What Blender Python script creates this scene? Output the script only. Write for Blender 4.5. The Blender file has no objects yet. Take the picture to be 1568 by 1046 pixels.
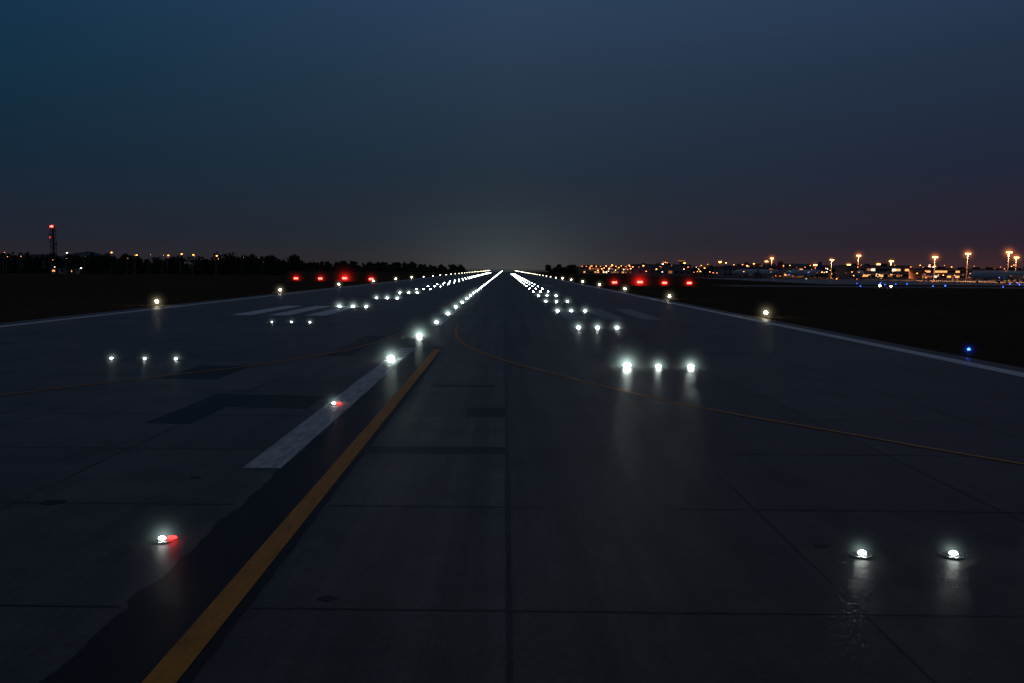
import bpy, math, random
from mathutils import Vector, Matrix
random.seed(11)
S=bpy.context.scene
COL=S.collection

# ------------------------------------------------------------------ helpers
def rgba(c): return (c[0],c[1],c[2],1.0)
def new_mat(name):
    m=bpy.data.materials.new(name); m.use_nodes=True
    nt=m.node_tree; nt.nodes.clear()
    out=nt.nodes.new('ShaderNodeOutputMaterial')
    return m,nt,out
def pbr(name,c,rough=0.6,metal=0.0,var=0.25,scale=3.0):
    m,nt,out=new_mat(name)
    b=nt.nodes.new('ShaderNodeBsdfPrincipled'); b.inputs['Roughness'].default_value=rough; b.inputs['Metallic'].default_value=metal
    tc=nt.nodes.new('ShaderNodeTexCoord'); n=nt.nodes.new('ShaderNodeTexNoise'); n.inputs['Scale'].default_value=scale; n.inputs['Detail'].default_value=5
    nt.links.new(tc.outputs['Object'],n.inputs['Vector'])
    r=nt.nodes.new('ShaderNodeValToRGB')
    r.color_ramp.elements[0].position=0.3; r.color_ramp.elements[1].position=0.7
    r.color_ramp.elements[0].color=rgba([x*(1-var) for x in c]); r.color_ramp.elements[1].color=rgba([x*(1+var) for x in c])
    nt.links.new(n.outputs['Fac'],r.inputs['Fac']); nt.links.new(r.outputs['Color'],b.inputs['Base Color'])
    nt.links.new(b.outputs[0],out.inputs['Surface'])
    return m
def emis(name,c,s):
    m,nt,out=new_mat(name)
    e=nt.nodes.new('ShaderNodeEmission'); e.inputs['Color'].default_value=rgba(c); e.inputs['Strength'].default_value=s
    nt.links.new(e.outputs[0],out.inputs['Surface']); return m
def math_n(nt,op,a=None,b=None,clamp=False):
    n=nt.nodes.new('ShaderNodeMath'); n.operation=op; n.use_clamp=clamp
    for i,v in enumerate((a,b)):
        if v is None: continue
        if isinstance(v,(int,float)): n.inputs[i].default_value=v
        else: nt.links.new(v,n.inputs[i])
    return n.outputs[0]
def glow_volume(name,c,s,power=4.0,skirt=0.0):
    """painted glow standing in for bloom and lit haze: emission volume falling off from the lamp, bright core and weak wide skirt"""
    m,nt,out=new_mat(name)
    tc=nt.nodes.new('ShaderNodeTexCoord'); ln=nt.nodes.new('ShaderNodeVectorMath'); ln.operation='LENGTH'
    nt.links.new(tc.outputs['Object'],ln.inputs[0])
    a=math_n(nt,'SUBTRACT',1.0,ln.outputs['Value'],True)
    q=math_n(nt,'MULTIPLY',math_n(nt,'POWER',a,power),s)
    if skirt: q=math_n(nt,'ADD',q,math_n(nt,'MULTIPLY',math_n(nt,'POWER',a,2.6),s*skirt))
    e=nt.nodes.new('ShaderNodeEmission'); e.inputs['Color'].default_value=rgba(c); nt.links.new(q,e.inputs['Strength'])
    nt.links.new(e.outputs[0],out.inputs['Volume']); return m

class MB:
    def __init__(s): s.v=[];s.f=[];s.m=[]
    def add(s,vs,fs,mi=0):
        o=len(s.v); s.v+= [tuple(v) for v in vs]; s.f+=[tuple(i+o for i in f) for f in fs]; s.m+=[mi]*len(fs)
    def box(s,c,d,mi=0,rz=0.0,rx=0.0):
        M=Matrix.Translation(c)@Matrix.Rotation(rz,4,'Z')@Matrix.Rotation(rx,4,'X')
        vs=[M@Vector((x*d[0]/2,y*d[1]/2,z*d[2]/2)) for x in(-1,1) for y in(-1,1) for z in(-1,1)]
        s.add(vs,[(0,1,3,2),(4,6,7,5),(0,4,5,1),(2,3,7,6),(0,2,6,4),(1,5,7,3)],mi)
    def tube(s,a,b,r0,r1=None,n=8,mi=0,caps=True):
        if r1 is None: r1=r0
        a=Vector(a);b=Vector(b); d=(b-a).normalized()
        u=d.orthogonal().normalized(); w=d.cross(u)
        vs=[]
        for p,r in((a,r0),(b,r1)):
            for i in range(n):
                t=2*math.pi*i/n; vs.append(p+u*(r*math.cos(t))+w*(r*math.sin(t)))
        fs=[(i,(i+1)%n,n+(i+1)%n,n+i) for i in range(n)]
        if caps: fs+=[tuple(range(n-1,-1,-1)),tuple(range(n,2*n))]
        s.add(vs,fs,mi)
    def ell(s,c,r,mi=0,n=10,m=6):
        vs=[];fs=[]
        for j in range(m+1):
            ph=-math.pi/2+math.pi*j/m
            for i in range(n):
                t=2*math.pi*i/n
                vs.append((c[0]+r[0]*math.cos(ph)*math.cos(t),c[1]+r[1]*math.cos(ph)*math.sin(t),c[2]+r[2]*math.sin(ph)))
        for j in range(m):
            for i in range(n):
                fs.append((j*n+i,j*n+(i+1)%n,(j+1)*n+(i+1)%n,(j+1)*n+i))
        s.add(vs,fs,mi)
    def sheet(s,pts,z,mi=0):
        s.add([(p[0],p[1],z) for p in pts],[tuple(range(len(pts)))],mi)
    def rect(s,x0,x1,y0,y1,z,mi=0): s.sheet([(x0,y0),(x1,y0),(x1,y1),(x0,y1)],z,mi)
    def mesh(s,name,mats,smooth=False):
        me=bpy.data.meshes.new(name); me.from_pydata(s.v,[],s.f)
        for m in mats: me.materials.append(m)
        me.polygons.foreach_set('material_index',s.m)
        if smooth: me.polygons.foreach_set('use_smooth',[True]*len(s.f))
        me.update(); return me
    def obj(s,name,mats,loc=(0,0,0),rz=0,smooth=False,parent=None):
        return put(name,s.mesh(name,mats,smooth),loc,rz,parent=parent)
def put(name,me,loc=(0,0,0),rz=0,scale=1.0,parent=None):
    o=bpy.data.objects.new(name,me); COL.objects.link(o); o.location=loc; o.rotation_euler=(0,0,rz)
    o.scale=(scale,)*3 if not isinstance(scale,tuple) else scale
    if parent: o.parent=parent
    return o
def empty(name,loc=(0,0,0),rz=0):
    o=bpy.data.objects.new(name,None); COL.objects.link(o); o.location=loc; o.rotation_euler=(0,0,rz); return o

# ------------------------------------------------------------------ pavement materials
def mixc(nt,f,a,b,mode='MIX'):
    n=nt.nodes.new('ShaderNodeMix'); n.data_type='RGBA'; n.blend_type=mode
    if isinstance(f,(int,float)): n.inputs[0].default_value=f
    else: nt.links.new(f,n.inputs[0])
    for k,v in((6,a),(7,b)):
        if isinstance(v,tuple): n.inputs[k].default_value=v
        else: nt.links.new(v,n.inputs[k])
    return n.outputs[2]
def noise(nt,vec,scale,detail=5,rough=0.6):
    n=nt.nodes.new('ShaderNodeTexNoise'); n.inputs['Scale'].default_value=scale; n.inputs['Detail'].default_value=detail; n.inputs['Roughness'].default_value=rough
    nt.links.new(vec,n.inputs['Vector']); return n.outputs['Fac']
def ramp(nt,f,p0,p1,c0=(0,0,0,1),c1=(1,1,1,1)):
    r=nt.nodes.new('ShaderNodeValToRGB'); r.color_ramp.elements[0].position=p0; r.color_ramp.elements[1].position=p1
    r.color_ramp.elements[0].color=c0; r.color_ramp.elements[1].color=c1; nt.links.new(f,r.inputs['Fac']); return r.outputs['Color']

def pavement(name,ca,cb,slabs=True,rough=0.50,spec=0.28):
    m,nt,out=new_mat(name)
    g=nt.nodes.new('ShaderNodeNewGeometry'); pos=g.outputs['Position']
    sp=nt.nodes.new('ShaderNodeSeparateXYZ'); nt.links.new(pos,sp.inputs[0]); X,Y=sp.outputs[0],sp.outputs[1]
    big=noise(nt,pos,0.10,6,0.65); fine=noise(nt,pos,9.0,6,0.7); mid=noise(nt,pos,0.9,8,0.72)
    col=mixc(nt,ramp(nt,big,0.32,0.7),rgba(ca),rgba(cb))
    if slabs:
        ix=math_n(nt,'FLOOR',math_n(nt,'DIVIDE',math_n(nt,'SUBTRACT',X,0.1),5.3))
        iy=math_n(nt,'FLOOR',math_n(nt,'DIVIDE',math_n(nt,'ADD',math_n(nt,'SUBTRACT',Y,11.5),math_n(nt,'MULTIPLY',X,0.016)),5.2))
        cb_=nt.nodes.new('ShaderNodeCombineXYZ'); nt.links.new(ix,cb_.inputs[0]); nt.links.new(iy,cb_.inputs[1])
        wn=nt.nodes.new('ShaderNodeTexWhiteNoise'); wn.noise_dimensions='3D'; nt.links.new(cb_.outputs[0],wn.inputs['Vector'])
        t=math_n(nt,'ADD',math_n(nt,'MULTIPLY',wn.outputs['Value'],0.26),0.87)
        col=mixc(nt,1.0,col,t,'MULTIPLY')
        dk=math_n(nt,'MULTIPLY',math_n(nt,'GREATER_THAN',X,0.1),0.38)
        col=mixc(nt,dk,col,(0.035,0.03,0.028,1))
    mp=nt.nodes.new('ShaderNodeMapping'); mp.inputs['Scale'].default_value=(1.2,0.022,1); nt.links.new(pos,mp.inputs['Vector'])
    st=noise(nt,mp.outputs[0],1.0,6,0.62)
    rub=ramp(nt,st,0.42,0.70)
    mask=math_n(nt,'SUBTRACT',1.0,math_n(nt,'DIVIDE',math_n(nt,'ABSOLUTE',math_n(nt,'ADD',X,-1.0)),17.0),True)
    col=mixc(nt,math_n(nt,'MULTIPLY',math_n(nt,'MULTIPLY',rub,mask),0.85),col,(0.022,0.020,0.019,1))
    stn=ramp(nt,noise(nt,pos,0.38,9,0.75),0.50,0.70)
    col=mixc(nt,math_n(nt,'MULTIPLY',stn,0.6),col,(0.032,0.028,0.026,1))
    col=mixc(nt,1.0,col,ramp(nt,mid,0.3,0.7,(0.68,0.68,0.68,1),(1.3,1.3,1.3,1)),'MULTIPLY')
    col=mixc(nt,1.0,col,ramp(nt,fine,0.25,0.75,(0.6,0.6,0.6,1),(1.35,1.35,1.35,1)),'MULTIPLY')
    b=nt.nodes.new('ShaderNodeBsdfPrincipled'); nt.links.new(col,b.inputs['Base Color'])
    rr=math_n(nt,'ADD',math_n(nt,'MULTIPLY',mid,0.30),rough-0.15); nt.links.new(rr,b.inputs['Roughness'])
    b.inputs['Specular IOR Level'].default_value=spec
    bp=nt.nodes.new('ShaderNodeBump'); bp.inputs['Strength'].default_value=0.55; bp.inputs['Distance'].default_value=0.012
    nt.links.new(noise(nt,pos,22,5,0.75),bp.inputs['Height']); nt.links.new(bp.outputs[0],b.inputs['Normal'])
    nt.links.new(b.outputs[0],out.inputs['Surface']); return m

def paint(name,c,under,wear0,wear1):
    m,nt,out=new_mat(name)
    g=nt.nodes.new('ShaderNodeNewGeometry'); pos=g.outputs['Position']
    mp=nt.nodes.new('ShaderNodeMapping'); mp.inputs['Scale'].default_value=(3,0.6,1); nt.links.new(pos,mp.inputs['Vector'])
    w=ramp(nt,noise(nt,mp.outputs[0],1.5,8,0.75),wear0,wear1)
    col=mixc(nt,w,rgba(c),rgba(under))
    col=mixc(nt,1.0,col,ramp(nt,noise(nt,pos,14,6,0.75),0.3,0.7,(0.7,0.7,0.7,1),(1.05,1.05,1.05,1)),'MULTIPLY')
    b=nt.nodes.new('ShaderNodeBsdfPrincipled'); nt.links.new(col,b.inputs['Base Color']); b.inputs['Roughness'].default_value=0.55
    nt.links.new(b.outputs[0],out.inputs['Surface']); return m

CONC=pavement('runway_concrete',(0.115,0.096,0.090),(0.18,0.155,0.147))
DARK=pavement('dark_asphalt',(0.020,0.019,0.020),(0.034,0.031,0.031),False,0.5,0.2)
TAXI=pavement('taxiway_asphalt',(0.05,0.05,0.05),(0.07,0.07,0.07),False,0.5)
APRON=pavement('apron_concrete',(0.2,0.2,0.2),(0.28,0.28,0.28),False,0.5)
JOINT=paint('joint_sealant',(0.014,0.013,0.013),(0.09,0.08,0.075),0.42,0.68)
WHITE=paint('white_paint',(0.85,0.83,0.83),(0.22,0.21,0.21),0.42,0.74)
WHITEE=paint('fresh_white_paint',(0.95,0.95,0.95),(0.6,0.6,0.6),0.5,0.8)
WHITE2=paint('worn_white_paint',(0.50,0.48,0.48),(0.14,0.13,0.13),0.38,0.68)
YELL=paint('yellow_paint',(0.95,0.34,0.012),(0.40,0.14,0.02),0.46,0.8)
YELLW=paint('worn_yellow_paint',(0.80,0.28,0.02),(0.25,0.11,0.04),0.45,0.75)

m,nt,out=new_mat('grass_field')
g=nt.nodes.new('ShaderNodeNewGeometry'); pos=g.outputs['Position']
c1=mixc(nt,ramp(nt,noise(nt,pos,0.03,8,0.7),0.35,0.68),(0.075,0.050,0.034,1),(0.16,0.095,0.06,1))
c2=mixc(nt,ramp(nt,noise(nt,pos,0.6,8,0.8),0.3,0.7),c1,(0.05,0.038,0.024,1))
b=nt.nodes.new('ShaderNodeBsdfPrincipled'); nt.links.new(c2,b.inputs['Base Color']); b.inputs['Roughness'].default_value=1.0; b.inputs['Specular IOR Level'].default_value=0.0
nt.links.new(b.outputs[0],out.inputs['Surface']); GRASS=m

# ------------------------------------------------------------------ ground & runway
mb=MB(); mb.rect(-7000,7000,-600,9000,0.0); mb.obj('ground',[GRASS])
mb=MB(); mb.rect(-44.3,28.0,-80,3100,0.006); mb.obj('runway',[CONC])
mb=MB(); mb.rect(75,800,262,288,0.006); mb.obj('taxiway',[TAXI])
mb=MB(); mb.rect(130,900,322,560,0.008); mb.obj('apron',[APRON])

mb=MB()
y=-20.0; L=[];R=[]
while y<52:
    L.append((-5.62+random.uniform(-0.05,0.05)-(0.10 if int(y*1.3)%5==0 else 0),y)); R.append((-3.82+random.uniform(-0.03,0.03),y)); y+=0.3
for i in range(len(L)-1):
    mb.sheet([L[i],R[i],R[i+1],L[i+1]],0.010)
mb.obj('asphalt_strip',[DARK])
mb=MB()
mb.sheet([(-11.7,25.7),(-10.2,25.6),(-10.1,28.8),(-7.1,28.5),(-7.2,31.5),(-11.5,31.8)],0.010)
mb.rect(-3.80,0.05,21.6,22.5,0.010)
mb.rect(-1.3,0.05,27.1,29.0,0.010)
mb.rect(-3.2,-0.4,34,34.8,0.010)
mb.rect(-10.4,-8.9,46,60,0.010)
mb.rect(-15.7,-13.0,36,41,0.010)
for (x,y,r) in((-2.7,11.9,0.13),(-9.7,16.9,0.22),(5.9,14.4,.12),(-7.5,19,.13)):
    mb.sheet([(x+r*1.3*math.cos(a*.7854)*random.uniform(.6,1.2),y+r*math.sin(a*.7854)*random.uniform(.6,1.2)) for a in range(8)],0.011)
mb.obj('asphalt_repair_patches',[DARK])
mb=MB()
k=-4
while True:
    Y0=11.5+5.2*k
    if Y0>110: break
    for (xa,xb) in ((-43,-5.75),(-3.75,27.5)):
        x=xa
        while x<xb:
            x1=min(x+1.3,xb); w0=random.uniform(0.012,0.026)
            ya=Y0-0.016*x; yb=Y0-0.016*x1
            mb.sheet([(x,ya-w0),(x1,yb-w0),(x1,yb+w0),(x,ya+w0)],0.014); x=x1
    k+=1
k=-8
while 0.1+5.3*k<27:
    x=0.1+5.3*k
    if abs(x+5.2)>0.4:
        y=-20.0
        while y<260:
            w=random.uniform(0.04,0.06) if k==0 else random.uniform(0.008,0.018)
            mb.rect(x-w,x+w,y,y+1.7,0.015); y+=1.7
    k+=1
mb.obj('pavement_joints',[JOINT])

# markings
mb=MB()
y=19.9
while y<2400:
    mb.rect(-6.62,-5.66,y,y+31,0.018); y+=51
mb.obj('runway_centreline_marking',[WHITE])
mb=MB(); mb.rect(-42.2,-41.2,-80,3000,0.018); mb.rect(25.5,26.6,-80,3000,0.018); mb.obj('runway_edge_marking',[WHITEE])
mb=MB()
for x0 in(-29,-25.1,-21.2): mb.rect(x0,x0+2.2,84.5,106,0.018)
mb.obj('touchdown_zone_marking',[WHITEE])
mb=MB()
for x0 in(6.4,10.3,14.2): mb.rect(x0,x0+2.2,82,104,0.018)
mb.obj('touchdown_zone_marking',[WHITE2])
mb=MB()
for y0 in(232,382,532):
    for x0 in(-26,-22): mb.rect(x0,x0+2.4,y0,y0+40,0.018)
    for x0 in(8,12): mb.rect(x0,x0+2.4,y0,y0+40,0.018)
mb.obj('aiming_point_marking',[WHITE2])

def catmull(P,n=14):
    out=[]
    Q=[P[0]]+P+[P[-1]]
    for i in range(1,len(Q)-2):
        p0,p1,p2,p3=[Vector((*q,0)) for q in Q[i-1:i+3]]
        for k in range(n):
            t=k/n; out.append(0.5*((2*p1)+(-p0+p2)*t+(2*p0-5*p1+4*p2-p3)*t*t+(-p0+3*p1-3*p2+p3)*t**3))
    out.append(Vector((*P[-1],0))); return out
def ribbon(mb,P,w,z):
    C=catmull(P)
    for i in range(len(C)-1):
        a,b=C[i],C[i+1]
        def nn(j):
            d=(C[min(j+1,len(C)-1)]-C[max(j-1,0)]).normalized(); return Vector((-d.y,d.x,0))*w/2
        n0,n1=nn(i),nn(i+1)
        mb.sheet([a-n0,b-n1,b+n1,a+n0],z)
mb=MB(); ribbon(mb,[(-4.22,-10),(-4.2,5),(-4.2,20),(-4.2,35),(-4.2,50)],0.42,0.022); mb.obj('taxi_lead_on_line',[YELL])
mb=MB(); ribbon(mb,[(22,12),(13.9,20.8),(10.9,24.6),(6.9,29.9),(2.5,38.5),(-0.8,46.5),(-3.4,58),(-4.4,75)],0.22,0.026); mb.obj('taxi_curve_line',[YELLW])
mb=MB(); ribbon(mb,[(-25,22),(-19.7,30.9),(-15.9,36.9),(-12.5,42),(-9.2,52),(-7.8,68)],0.2,0.026); mb.obj('taxi_curve_line',[YELLW])

# ------------------------------------------------------------------ light fixtures
METAL=pbr('fixture_metal',(0.22,0.22,0.22),0.45,0.8)
ORANGE_BODY=pbr('orange_painted_housing',(0.5,0.16,0.03),0.5)
CREAM=pbr('grey_pole',(0.3,0.3,0.3),0.6)
E_COOL=emis('lamp_cool_white',(0.86,1.0,0.93),110)
E_SOFT=emis('lamp_soft_white',(0.9,1.0,0.93),36)
E_WARM=emis('lamp_warm_white',(1.0,0.90,0.62),80)
E_RED=emis('lamp_red',(1.0,0.012,0.009),70)
E_REDS=emis('lamp_red_small',(1.0,0.012,0.01),12)
E_BLUE=emis('lamp_blue',(0.02,0.09,1.0),14)
H_COOL=glow_volume('glow_cool',(0.72,1.0,0.92),4.0,9,0.028)  # self-lit volumes that paint a bloom around each lamp colour
H_SOFT=glow_volume('glow_soft',(0.72,1.0,0.95),2.0,9,0.018)
H_WARM=glow_volume('glow_warm',(1.0,0.88,0.55),1.7,9,0.03)
H_RED=glow_volume('glow_red',(1.0,0.014,0.008),1.0,9,0.012)
H_BLUE=glow_volume('glow_blue',(0.02,0.08,1.0),3,9,0.015)
H_ORNG=glow_volume('glow_orange',(1.0,0.26,0.06),0.55,7,0.03)

def inset_mesh(name,em,r=0.1,red=False):
    mb=MB()
    mb.tube((0,0,0.012),(0,0,0.026),0.2,0.19,20,0)
    mb.tube((0,0,0.026),(0,0,0.062),0.155,0.095,16,0)
    mb.box((-0.05,-0.135,0.03),(0.03,0.07,0.02),0); mb.box((0.05,-0.135,0.03),(0.03,0.07,0.02),0)
    mb.ell((0,-0.06,0.062),(r,r*0.7,r*0.62),1)
    mats=[METAL,em]
    if red: mb.ell((0.17,-0.02,0.07),(0.09,0.05,0.03),2); mats.append(E_REDS)
    return mb.mesh(name,mats,False)
hm=MB(); hm.ell((0,0,0),(1,1,1),0,20,12)
HMESH={}
def halo(parent,mat,r,z=0.08):  # glowing ball added around a lamp to imitate its bloom
    if mat.name not in HMESH: HMESH[mat.name]=hm.mesh('glow_halo',[mat],True)
    o=bpy.data.objects.new('lamp_glow_volume',HMESH[mat.name]); COL.objects.link(o); o.location=(0,0,z); o.scale=(r,r,r); o.parent=parent

M_IN=inset_mesh('inset_light',E_COOL,0.11)
M_SOFT=inset_mesh('inset_light_soft',E_SOFT,0.075)
M_INR=inset_mesh('inset_light_red_white',E_SOFT,0.07,True)
k=0
CL=[]
while True:
    d=14.5+14.9*k
    if d>2300: break
    CL.append(d); k+=1
far=MB()
def far_light(x,y,r,mi,z=0.1): far.ell((x,y,z),(r,r*0.6,r*0.7),mi,8,4)
for i,d in enumerate(CL):
    if d<260:
        me=M_INR if i<2 else M_IN
        s=1.0 if i<2 else (1.7 if i<4 else 1.4)
        o=put('runway_centreline_light',me,(-6.32,d,0.01),0,s)
        if i<2: halo(o,H_SOFT,0.8)
        elif i<12: halo(o,H_COOL,(0.85,1.05,0.9,1.1)[min(i-2,3)])
    else: far_light(-6.32,d,0.17+d*0.00007,0)
def barrette(xs,d,soft,h,f=1.0):
    for j,x in enumerate(xs):
        if d<260:
            o=put('touchdown_zone_light',M_SOFT if soft else M_IN,(x,d,0.01),0,f*random.uniform(0.9,1.1)*(1.35 if h>0.8 and j==0 and 30<d<60 else 1.0))
            if h: halo(o,H_SOFT if soft else H_COOL,h)
        else: far_light(x,d,0.17+d*0.00008,0)
for k in range(30):
    barrette((6.45,8.1,9.8),13.9+27.6*k,k==0,(0.6,0.95,0.9,1.0,1.0,1.0)[k] if k<6 else 0,1.3 if k==1 else 1.3 if k else 1.1)
for k in range(34):
    barrette((-17.9,-19.6,-21.4),43.4+30*k,k<2,(0.7,0.8,1.1,1.1,1.1)[k] if k<5 else 0,1.35 if k>1 else 1.0)

def edge_mesh(name,em,body=ORANGE_BODY,r=0.13):
    mb=MB(); mb.tube((0,0,0),(0,0,0.03),0.14,0.14,14,0); mb.tube((0,0,0.03),(0,0,0.26),0.03,0.03,8,0)
    mb.tube((0,0,0.26),(0,0,0.32),0.07,0.11,12,1); mb.ell((0,0,0.39),(r,r,r*0.9),2,12,8); mb.ell((0,0,0.52),(0.05,0.05,0.03),1)
    return mb.mesh(name,[METAL,body,em])
M_EDGE=edge_mesh('runway_edge_light_mesh',E_WARM,r=0.14)
M_TAXI=edge_mesh('taxiway_edge_light_mesh',E_BLUE,METAL,r=0.09)
for side,x,d0 in((0,-45.2,104),(1,29.0,88)):
    for k in range(42):
        d=d0+(57 if side==0 else 52)*k
        if d<420:
            o=put('runway_edge_light',M_EDGE,(x,d,0),0,1.2+d*0.0014); halo(o,H_WARM,1.3,0.39)
        else: far_light(x,d,0.22+d*0.0001,1,0.39)
far.obj('distant_runway_lights',[emis('lamp_far_white',(0.85,1,0.9),20),emis('lamp_far_warm',(1,0.90,0.60),18)])

o=put('taxiway_edge_light',M_TAXI,(28.7,48.7,0)); halo(o,H_BLUE,0.8,0.39)
for i in range(34):
    x=random.uniform(85,420); y=random.choice((260,290,318,300))+random.uniform(-1,1)
    o=put('taxiway_edge_light',M_TAXI,(x,y,0),0,random.uniform(1.2,2.0))
o=put('runway_edge_light',M_EDGE,(118,250,0),0,2.0)
o=put('runway_edge_light',M_EDGE,(122,251,0),0,1.6)

def papi_mesh():
    mb=MB()
    for sx in(-0.5,0.5):
        for sy in(-0.4,0.4): mb.tube((sx,sy,0),(sx,sy,0.5),0.03,0.03,6,0); mb.tube((sx,sy,0),(sx,sy,0.03),0.1,0.1,8,0)
    mb.box((0,0,0.72),(1.4,1.2,0.5),1); mb.box((0,-0.02,1.0),(1.5,1.3,0.04),0)
    for sx in(-0.35,0,0.35): mb.ell((sx,-0.62,0.74),(0.2,0.06,0.24),2,12,6)
    return mb.mesh('papi_mesh',[METAL,ORANGE_BODY,E_RED])
PM=papi_mesh()
for xs,d in(((-78,-68.9,-59.8,-50),300),((36,44.3,52.4,60.5),262)):
    for i,x in enumerate(xs):
        big=(i==2 and d>280) or (i==1 and d<280)
        o=put('approach_slope_indicator_light',PM,(x,d,0),0,1.6 if big else 1.35)
        halo(o,H_RED,(4.6 if big else 3.4),0.74)

# ------------------------------------------------------------------ trees (mass)
BARK=pbr('bark',(0.06,0.045,0.035),0.9)
def leafmat(n,c):
    return pbr(n,c,0.85,0,0.4,0.4)
LEAF=[leafmat('foliage_a',(0.035,0.05,0.022)),leafmat('foliage_b',(0.055,0.07,0.03)),leafmat('foliage_c',(0.022,0.032,0.015))]
def tree(mb,x,y,h,q=220,ls=0.55):
    w=h*random.uniform(0.33,0.5)
    mb.tube((x,y,0),(x,y,h*0.55),0.25,0.12,6,0,False)
    for _ in range(4):
        a=random.uniform(0,6.28); mb.tube((x,y,h*random.uniform(.25,.45)),(x+math.cos(a)*w*.6,y+math.sin(a)*w*.6,h*random.uniform(.55,.8)),0.12,0.04,5,0,False)
    cl=[]
    for _ in range(9):
        a=random.uniform(0,6.28); r=w*random.uniform(0,0.75); cl.append((x+math.cos(a)*r,y+math.sin(a)*r,h*random.uniform(0.3,0.88),w*random.uniform(0.28,0.5)))
    for i in range(q):
        c=random.choice(cl)
        v=Vector((random.gauss(0,1),random.gauss(0,1),random.gauss(0,1))).normalized()*c[3]*random.uniform(.5,1.05)
        p=Vector(c[:3])+v
        if p.z<0.3: continue
        s=ls*random.uniform(.5,1.3); u=Vector((random.uniform(-1,1),random.uniform(-1,1),random.uniform(-1,1))).normalized()
        t=u.orthogonal().normalized()*s; k2=u.cross(t).normalized()*s*random.uniform(.5,1)
        mb.add([p-t,p-k2,p+t,p+k2],[(0,1,2,3)],1+random.choice((0,0,1,2)))
mb=MB()
x=-400.0
while x<-135:
    h=random.uniform(10.5,13.5)
    if -235<x<-190: h*=0.88
    if random.random()<0.12: h*=1.15
    tree(mb,x,530+random.uniform(-25,40),h,270,0.85); x+=random.uniform(1.9,3.8)
for i in range(9000):
    px=random.uniform(-410,-140); py=random.uniform(505,515); z=random.uniform(0,1)**1.2*6.5*(0.75+0.25*math.sin(px*0.35)+0.2*math.sin(px*.11))
    s=random.uniform(.4,.9); u=Vector((random.uniform(-1,1),random.uniform(-1,0),random.uniform(-.5,.5))).normalized(); t=u.orthogonal().normalized()*s; k2=u.cross(t)
    p=Vector((px,py,z)); mb.add([p-t,p-k2,p+t,p+k2],[(0,1,2,3)],1+random.choice((0,0,1,2)))
mb.obj('distant_tree_line',[BARK]+LEAF)
mb=MB()
def far_trees(xa,xb,hs=1.0):
    x=xa
    while x<xb:
        tree(mb,x,1150+random.uniform(-60,60),random.uniform(10,15)*hs,130,1.7); x+=random.uniform(3,5.5)
    for i in range(int((xb-xa)*9)):
        p=Vector((random.uniform(xa,xb),1080+random.uniform(-8,8),random.uniform(0,1)**1.1*8*hs*(0.8+0.25*math.sin(i*.01))))
        s=random.uniform(.9,1.8); u=Vector((random.uniform(-1,1),random.uniform(-1,0),random.uniform(-.5,.5))).normalized(); t=u.orthogonal().normalized()*s; k2=u.cross(t)
        mb.add([p-t,p-k2,p+t,p+k2],[(0,1,2,3)],1+random.choice((0,0,1,2)))
far_trees(-420,-120); far_trees(-120,-55,0.75); far_trees(60,800,0.85)
mb.obj('distant_tree_line',[BARK]+LEAF)
mb=MB(); HM=pbr('hill_vegetation',(0.10,0.12,0.13),1.0,0,0.3,0.01)
def hill(cx,cy,rx,ry,h):
    n=24;m_=8;vs=[];fs=[]
    for j in range(m_+1):
        t=j/m_
        for i in range(n):
            a=2*math.pi*i/n; hh=h*(math.cos(t*math.pi)+1)/2*(1+0.12*math.sin(3*a+cx)+.07*math.sin(7*a)); vs.append((cx+rx*t*math.cos(a),cy+ry*t*math.sin(a),hh-0.5))
    for j in range(m_):
        for i in range(n): fs.append((j*n+i,j*n+(i+1)%n,(j+1)*n+(i+1)%n,(j+1)*n+i))
    mb.add(vs,fs,0)
hill(-1560,3000,260,200,50); hill(-1900,3300,400,300,45); hill(-1150,3600,500,300,38); hill(1500,4200,900,400,40)
mb.obj('distant_hills',[HM],smooth=True)

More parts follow.
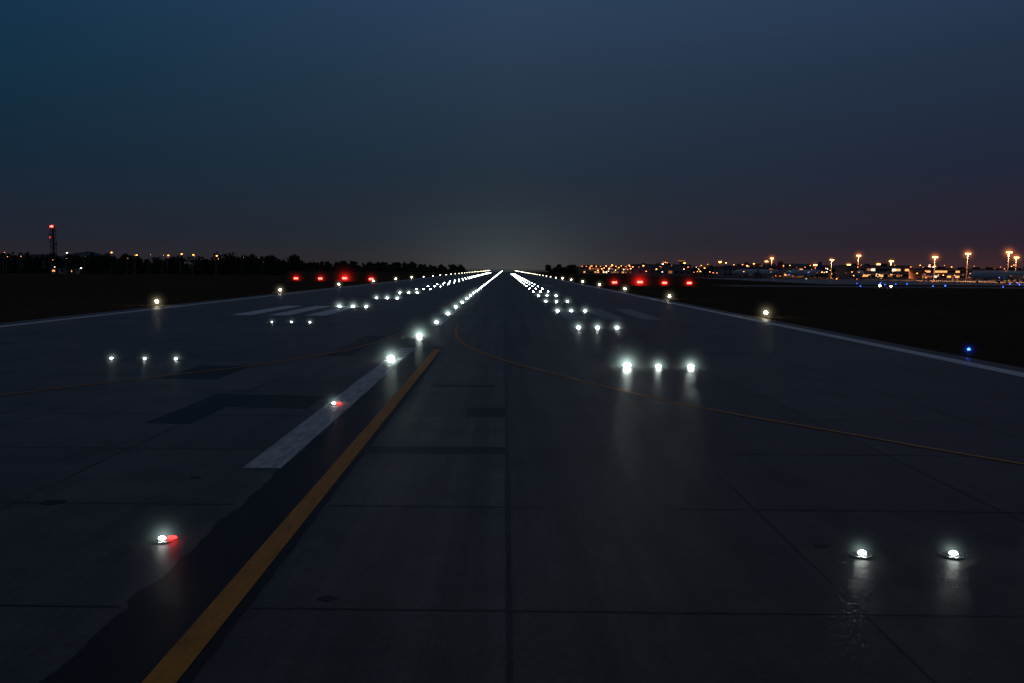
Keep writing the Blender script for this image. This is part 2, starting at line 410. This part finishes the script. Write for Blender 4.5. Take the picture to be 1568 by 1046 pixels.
# ------------------------------------------------------------------ mast (left)
STEEL=pbr('mast_steel',(0.10,0.10,0.10),0.6,0.4)
REDP=pbr('red_mast_paint',(0.25,0.04,0.03),0.6)
def lattice_mast(x,y,H,w0,w1):
    mb=MB(); n=int(H/2.2); C=[(-1,-1),(1,-1),(1,1),(-1,1)]
    for j in range(n):
        z0=H*j/n; z1=H*(j+1)/n; a=w0+(w1-w0)*j/n; b=w0+(w1-w0)*(j+1)/n; mi=(j//2)%2
        for q in range(4):
            c=C[q];e=C[(q+1)%4]
            mb.tube((c[0]*a,c[1]*a,z0),(c[0]*b,c[1]*b,z1),0.13,0.13,5,mi)
            mb.tube((c[0]*a,c[1]*a,z0),(e[0]*b,e[1]*b,z1),0.08,0.08,4,mi)
            mb.tube((c[0]*b,c[1]*b,z1),(e[0]*b,e[1]*b,z1),0.08,0.08,4,mi)
    mb.tube((0,0,0),(0,0,H),0.35,0.35,8,0)
    for z in(H*0.6,H*0.78,H*0.95):
        mb.box((0,0,z),(3.6,3.6,0.15),0)
        for q in range(4):
            c=C[q];e=C[(q+1)%4]; mb.tube((c[0]*1.75,c[1]*1.75,z+1.1),(e[0]*1.75,e[1]*1.75,z+1.1),0.05,0.05,4,0); mb.tube((c[0]*1.75,c[1]*1.75,z),(c[0]*1.75,c[1]*1.75,z+1.1),0.05,0.05,4,0)
    for z,a in((H*.65,0),(H*.82,2),(H*.84,4),(H*.68,3.6)):
        mb.tube((math.cos(a)*1.6,math.sin(a)*1.6,z+.3),(math.cos(a)*2.1,math.sin(a)*2.1,z+.3),0.7,0.7,12,0)
    mb.box((0,0,H+0.8),(2.2,2.2,1.4),0)
    mb.tube((0,0,H+1.5),(0,0,H+3),0.08,0.05,6,0)
    mb.ell((0,-1.3,H+1.0),(1.1,0.3,0.6),2)
    mb.ell((-1.3,-1.2,H*.79),(0.25,0.25,0.25),3)
    o=mb.obj('communications_mast',[STEEL,REDP,E_RED,E_REDS],(x,y,0)); halo(o,H_RED,4.0,H+1.0); return o
lattice_mast(-303,541,30,1.5,1.1)

# ------------------------------------------------------------------ buildings
def wallm(n,c): return pbr(n,c,0.8,0,0.2,0.5)
GLASS_D=pbr('dark_glass',(0.02,0.025,0.03),0.15)
W_LIT=emis('window_warm',(1.0,0.42,0.13),1.5)
W_LIT2=emis('window_white',(1.0,0.78,0.48),2.4)
W_DIM=emis('window_dim',(1.0,0.32,0.10),0.4)
ROOF=pbr('roofing',(0.07,0.07,0.075),0.8)
def building(name,x0,x1,y,h,depth,wall,lit=0.35,st=3.4,ww=3.2,strip=False):
    e=empty(name,((x0+x1)/2,y,0)); W=x1-x0
    mb=MB(); mb.box((0,depth/2,h/2),(W,depth,h),0); mb.obj('walls',[wall],parent=e)
    mb=MB(); mb.box((0,depth/2,h+0.2),(W+0.8,depth+0.8,0.4),0)
    for i in range(int(W/12)): mb.box((-W/2+8+i*12+random.uniform(-2,2),depth/2,h+1.0),(random.uniform(2,4),3,random.uniform(.9,1.8)),0)
    mb.obj('roof',[ROOF],parent=e)
    mb=MB(); n=int(W/ww); fl=max(1,int(h/st))
    for f in range(fl):
        for i in range(n):
            r=random.random(); mi=0 if r>lit else random.choice((1,1,2,3,3))
            mb.box((-W/2+(i+.5)*W/n,-0.05,st*f+st*0.58),(W/n*(0.92 if strip else 0.6),0.14,st*0.36),mi)
    mb.obj('windows',[GLASS_D,W_LIT,W_LIT2,W_DIM],parent=e)
    mb=MB()
    nd=max(1,int(W/25))
    for i in range(nd): mb.box((-W/2+(i+.43)*W/nd,-0.2,1.15),(1.6,0.2,2.3),0); mb.box((-W/2+(i+.43)*W/nd,-0.8,2.55),(2.6,1.3,0.15),0)
    mb.obj('doors',[ROOF],parent=e)
    return e
WA=wallm('render_wall',(0.36,0.29,0.25)); WB=wallm('panel_wall',(0.26,0.25,0.26)); WC=wallm('pink_wall',(0.5,0.32,0.26))
building('terminal_building',249,292,575,9.5,25,WA,0.55,4.2,3.0,True)
building('terminal_pier',300,460,572,7.5,20,WC,0.4,3.6,3.0,True)
building('cargo_building',175,240,640,8,30,WB,0.25,4,4)
building('maintenance_hangar',120,168,720,10,40,WB,0.14,6,5)
building('office_block',208,226,700,11,15,WA,0.3)
building('distant_terminal_building',88,200,930,8,30,WA,0.5,4,3.2)
building('airport_service_building',-392,-340,500,9.5,14,WC,0.25)
building('service_hut',-282,-274,500,3.2,5,WA,0.5,3,2.2)
building('equipment_shelter',-269,-265,498,2.8,4,WA,0.5,2.8,2.0)
mb=MB()
mb.tube((0,0,0),(0,0,13),2.4,1.9,16,0); mb.tube((0,0,13),(0,0,14.4),2.2,3.6,16,0); mb.tube((0,0,14.4),(0,0,16.4),3.5,4.0,16,1); mb.tube((0,0,16.4),(0,0,17),4.4,4.2,16,2); mb.tube((0,0,17),(0,0,20),0.1,0.05,6,2)
mb.obj('control_tower',[WA,emis('tower_cab_glow',(1,0.5,0.25),0.15),ROOF],(190,860,0))

# apron floodlight masts
E_ORNG=emis('sodium_lamp',(1.0,0.33,0.07),28)
E_ORNG2=emis('sodium_lamp_far',(1.0,0.30,0.06),12)
def flood_mesh(H):
    mb=MB(); mb.tube((0,0,0),(0,0,H),0.28,0.13,10,0); mb.tube((0,0,0),(0,0,0.5),0.5,0.45,10,0)
    mb.box((0,0,H),(3.0,0.25,0.25),0)
    for sx in(-1.2,-0.4,0.4,1.2):
        mb.box((sx,-0.15,H+0.32),(0.6,0.35,0.5),0,0,0.5); mb.ell((sx,-0.42,H+0.2),(0.34,0.16,0.34),1,8,5)
    return mb.mesh('floodlight_mast_mesh',[CREAM,E_ORNG])
FM={}
SITE=[(266,600,16.9),(254,620,13.5),(259,480,14.2),(273,470,15.8),(272,430,15.6),(334,520,14.6),(234,700,16),(249,760,14),(221,820,14),(291,600,13.0),(249,640,10.5),(302,700,11.0),(202,900,13),(300,640,11)]
for i,(x,y,H) in enumerate(SITE):
    key=round(H)
    if key not in FM: FM[key]=flood_mesh(key)
    o=put('apron_floodlight_mast',FM[key],(x,y,0),random.uniform(-.2,.2)); halo(o,H_ORNG,7.0 if i in(0,2,3,4,5,6) else 5.0,key+0.2)
    if i in(2,3,4,5,9,0,1,6):
        l=bpy.data.lights.new('sodium_light','SPOT'); l.energy=36000; l.color=(1,0.38,0.12); l.shadow_soft_size=1.0; l.spot_size=math.radians(150); l.spot_blend=0.6
        lo=bpy.data.objects.new('sodium_lamp',l); COL.objects.link(lo); lo.location=(0,-1.2,key-0.3); lo.parent=o; lo.rotation_euler=(math.radians(10),0,0)
mb=MB()
def lamp(x,y,h,mi,r=0.5):
    mb.tube((x,y,0),(x,y,h),0.12,0.07,6,0); mb.tube((x,y,h),(x+1.2,y-.4,h+.25),0.06,0.05,5,0); mb.ell((x+1.2,y-.4,h+.1),(r,r*.6,r*.5),mi,8,4)
for i in range(270):
    y=random.uniform(560,1050); x=random.uniform(0.09,0.66)*y
    if x<75: continue
    lamp(x,y,random.uniform(3,11),random.choice((1,1,1,3,3,2)),random.uniform(.2,.7))
for i in range(20): lamp(88+i*5.6+random.uniform(-1,1),925,random.uniform(8.5,9.6),random.choice((1,1,3)),0.55)
for i in range(120): lamp(random.uniform(135,420),random.uniform(325,500),random.uniform(1,5),random.choice((1,1,3,2,3,1,4,5)),random.uniform(.1,.28))
for (x,y,h) in((-238,560,11.5),(-223,560,10),(-198,565,11),(-189,560,10.5),(-176,563,10),(-204,560,10)): lamp(x,y-75,h+1.5,1,0.5)
lamp(-262,480,12.5,2,0.45); lamp(-299,480,12.5,3,0.25); lamp(-262,495,3.4,2,0.5); lamp(-278,495,4,2,0.25)
for i in range(14): lamp(random.uniform(-330,-150),random.uniform(485,500),random.uniform(8,12),1,random.uniform(.08,.2))
mb.obj('street_lamps',[CREAM,E_ORNG2,emis('lamp_white_far',(1,0.9,0.7),8),emis('lamp_amber_far',(1,0.20,0.04),6),emis('lamp_blue_far',(0.1,0.2,1),8),emis('lamp_green_far',(0.2,1,0.5),4)])

# ------------------------------------------------------------------ airliners
AW=pbr('aircraft_white',(0.7,0.7,0.72),0.3,0,0.04); AT=[pbr('tail_blue',(0.05,0.09,0.3),0.35),pbr('tail_red',(0.5,0.06,0.05),0.35),pbr('tail_orange',(0.7,0.3,0.05),0.35)]
def airliner(x,y,rz,tail):
    mb=MB(); n=16
    prof=[(-18.5,0.1,3.9),(-18,0.7,3.9),(-17,1.25,4.0),(-15,1.8,4.1),(-12,2.0,4.2),(8,2.0,4.2),(12,1.6,4.6),(16,0.8,5.2),(18.5,0.25,5.6)]
    vs=[];fs=[]
    for (px,r,z) in prof:
        for i in range(n):
            t=2*math.pi*i/n; vs.append((px,r*math.cos(t),z+r*math.sin(t)))
    for j in range(len(prof)-1):
        for i in range(n): fs.append((j*n+i,j*n+(i+1)%n,(j+1)*n+(i+1)%n,(j+1)*n+i))
    mb.add(vs,fs,0)
    def slab(p,t,mi):
        vs=[Vector(q)+Vector(t) for q in p]+[Vector(q)-Vector(t) for q in p]; k=len(p)
        mb.add(vs,[tuple(range(k)),tuple(range(2*k-1,k-1,-1))]+[(i,k+i,k+(i+1)%k,(i+1)%k) for i in range(k)],mi)
    slab([(10.5,0,5.6),(14,0,11.8),(17,0,11.8),(17,0,5.8)],(0,0.18,0),1)
    for s in(-1,1):
        slab([(-4,s*1.5,3.2),(3.5,s*17,4.4),(5.3,s*17,4.4),(3.2,s*1.5,3.2)],(0,0,0.15),0)
        slab([(14,s*.4,5.5),(17,s*6,5.9),(18.2,s*6,5.9),(17.4,s*.4,5.5)],(0,0,0.1),0)
        slab([(4.0,s*17,4.4),(5.3,s*17,4.4),(6.0,s*17.3,6.4),(5.3,s*17.3,6.4)],(0,0.06,0),1)
        mb.tube((-4.5,s*5.6,2.1),(-1.2,s*5.6,2.3),1.05,0.7,14,0); mb.tube((-4.6,s*5.6,2.1),(-4.5,s*5.6,2.1),0.85,0.85,14,2)
        mb.tube((1,s*2.6,3.1),(1,s*2.6,0.5),0.15,0.15,6,2); mb.tube((1,s*2.3,.55),(1,s*2.9,.55),0.55,0.55,12,2)
        for i in range(30): mb.box((-12+i*0.78,s*1.99,4.6),(0.28,0.06,0.38),2)
    mb.tube((-13,0,2.6),(-13,0,.4),0.12,0.12,6,2); mb.tube((-13,-.3,.45),(-13,.3,.45),0.42,0.42,12,2)
    mb.box((-17.0,0,4.75),(0.9,1.7,0.35),2)
    mb.obj('parked_airliner',[AW,tail,GLASS_D],(x,y,0),rz)
airliner(250,400,0.12,AT[2]); airliner(310,470,0.3,AT[1]); airliner(205,545,0.5,AT[0]); airliner(178,560,-0.6,AT[1]); airliner(232,520,1.2,AT[2]); airliner(285,440,-1.2,AT[0])

# ------------------------------------------------------------------ glow over the far runway, painted as a self-lit volume
hz=MB(); hz.ell((0,0,0),(1,1,1),0,32,20)
o=hz.obj('runway_glow_volume',[glow_volume('glow_runway',(0.78,0.97,0.92),0.00008,2.8)],(0,1700,0),smooth=True); o.scale=(460,900,260)

# ------------------------------------------------------------------ sky
w=bpy.data.worlds.new('World'); S.world=w; w.use_nodes=True; nt=w.node_tree; nt.nodes.clear()
out=nt.nodes.new('ShaderNodeOutputWorld')
tc=nt.nodes.new('ShaderNodeTexCoord'); sp=nt.nodes.new('ShaderNodeSeparateXYZ'); nt.links.new(tc.outputs['Generated'],sp.inputs[0])
def s2l(c): return tuple(((v/255+0.055)/1.055)**2.4 if v>10 else v/255/12.92 for v in c)+(1,)
def vramp(cols):
    r=nt.nodes.new('ShaderNodeValToRGB'); e=r.color_ramp.elements
    ps=[0.0,0.03,0.12,0.22,0.34]
    e[0].position=0; e[0].color=s2l(cols[0]); e[1].position=ps[1]; e[1].color=s2l(cols[1])
    for p,c in zip(ps[2:],cols[2:]):
        k=e.new(p); k.color=s2l(c)
    k=e.new(0.7); k.color=s2l((46,51,62))
    nt.links.new(sp.outputs[2],r.inputs['Fac']); return r.outputs['Color']
Lc=vramp([(44,36,42),(33,36,47),(21,40,57),(17,47,68),(18,54,80)])
Cc=vramp([(48,43,45),(38,43,50),(35,48,61),(40,56,75),(46,67,94)])
Rc=vramp([(66,41,42),(44,34,45),(32,39,57),(34,47,68),(41,61,88)])
fl=math_n(nt,'MULTIPLY',math_n(nt,'ADD',sp.outputs[0],0.55),1.82,True)
fr=math_n(nt,'MULTIPLY',sp.outputs[0],1.82,True)
c=mixc(nt,fr,mixc(nt,fl,Lc,Cc),Rc)
bg=nt.nodes.new('ShaderNodeBackground'); nt.links.new(c,bg.inputs['Color']); bg.inputs['Strength'].default_value=1.0
sky=nt.nodes.new('ShaderNodeTexSky'); sky.sky_type='NISHITA'; sky.sun_disc=False; sky.sun_elevation=math.radians(-4); sky.sun_rotation=math.radians(200)
bg2=nt.nodes.new('ShaderNodeBackground'); nt.links.new(sky.outputs[0],bg2.inputs['Color']); bg2.inputs['Strength'].default_value=0.01
ad=nt.nodes.new('ShaderNodeAddShader'); nt.links.new(bg.outputs[0],ad.inputs[0]); nt.links.new(bg2.outputs[0],ad.inputs[1]); nt.links.new(ad.outputs[0],out.inputs['Surface'])
l=bpy.data.lights.new('dusk_sun','SUN'); l.energy=0.025; l.angle=math.radians(15); l.color=(1,0.93,0.85); lo=bpy.data.objects.new('sun',l); COL.objects.link(lo); lo.rotation_euler=(math.radians(40),0,math.radians(160))

# ------------------------------------------------------------------ camera (flight-deck eye height)
cam=bpy.data.cameras.new('camera'); cam.lens=28.0; cam.sensor_width=36; cam.clip_end=20000; cam.clip_start=0.1
co=bpy.data.objects.new('camera',cam); COL.objects.link(co)
M=Matrix.Translation((0,0,5.1))@Matrix.Rotation(math.radians(-0.56),4,'Z')@Matrix.Rotation(math.radians(90-5.2),4,'X')@Matrix.Rotation(math.radians(0.46),4,'Z')
co.matrix_world=M
S.camera=co
S.view_settings.view_transform='Standard'; S.view_settings.look='None'; S.view_settings.exposure=0
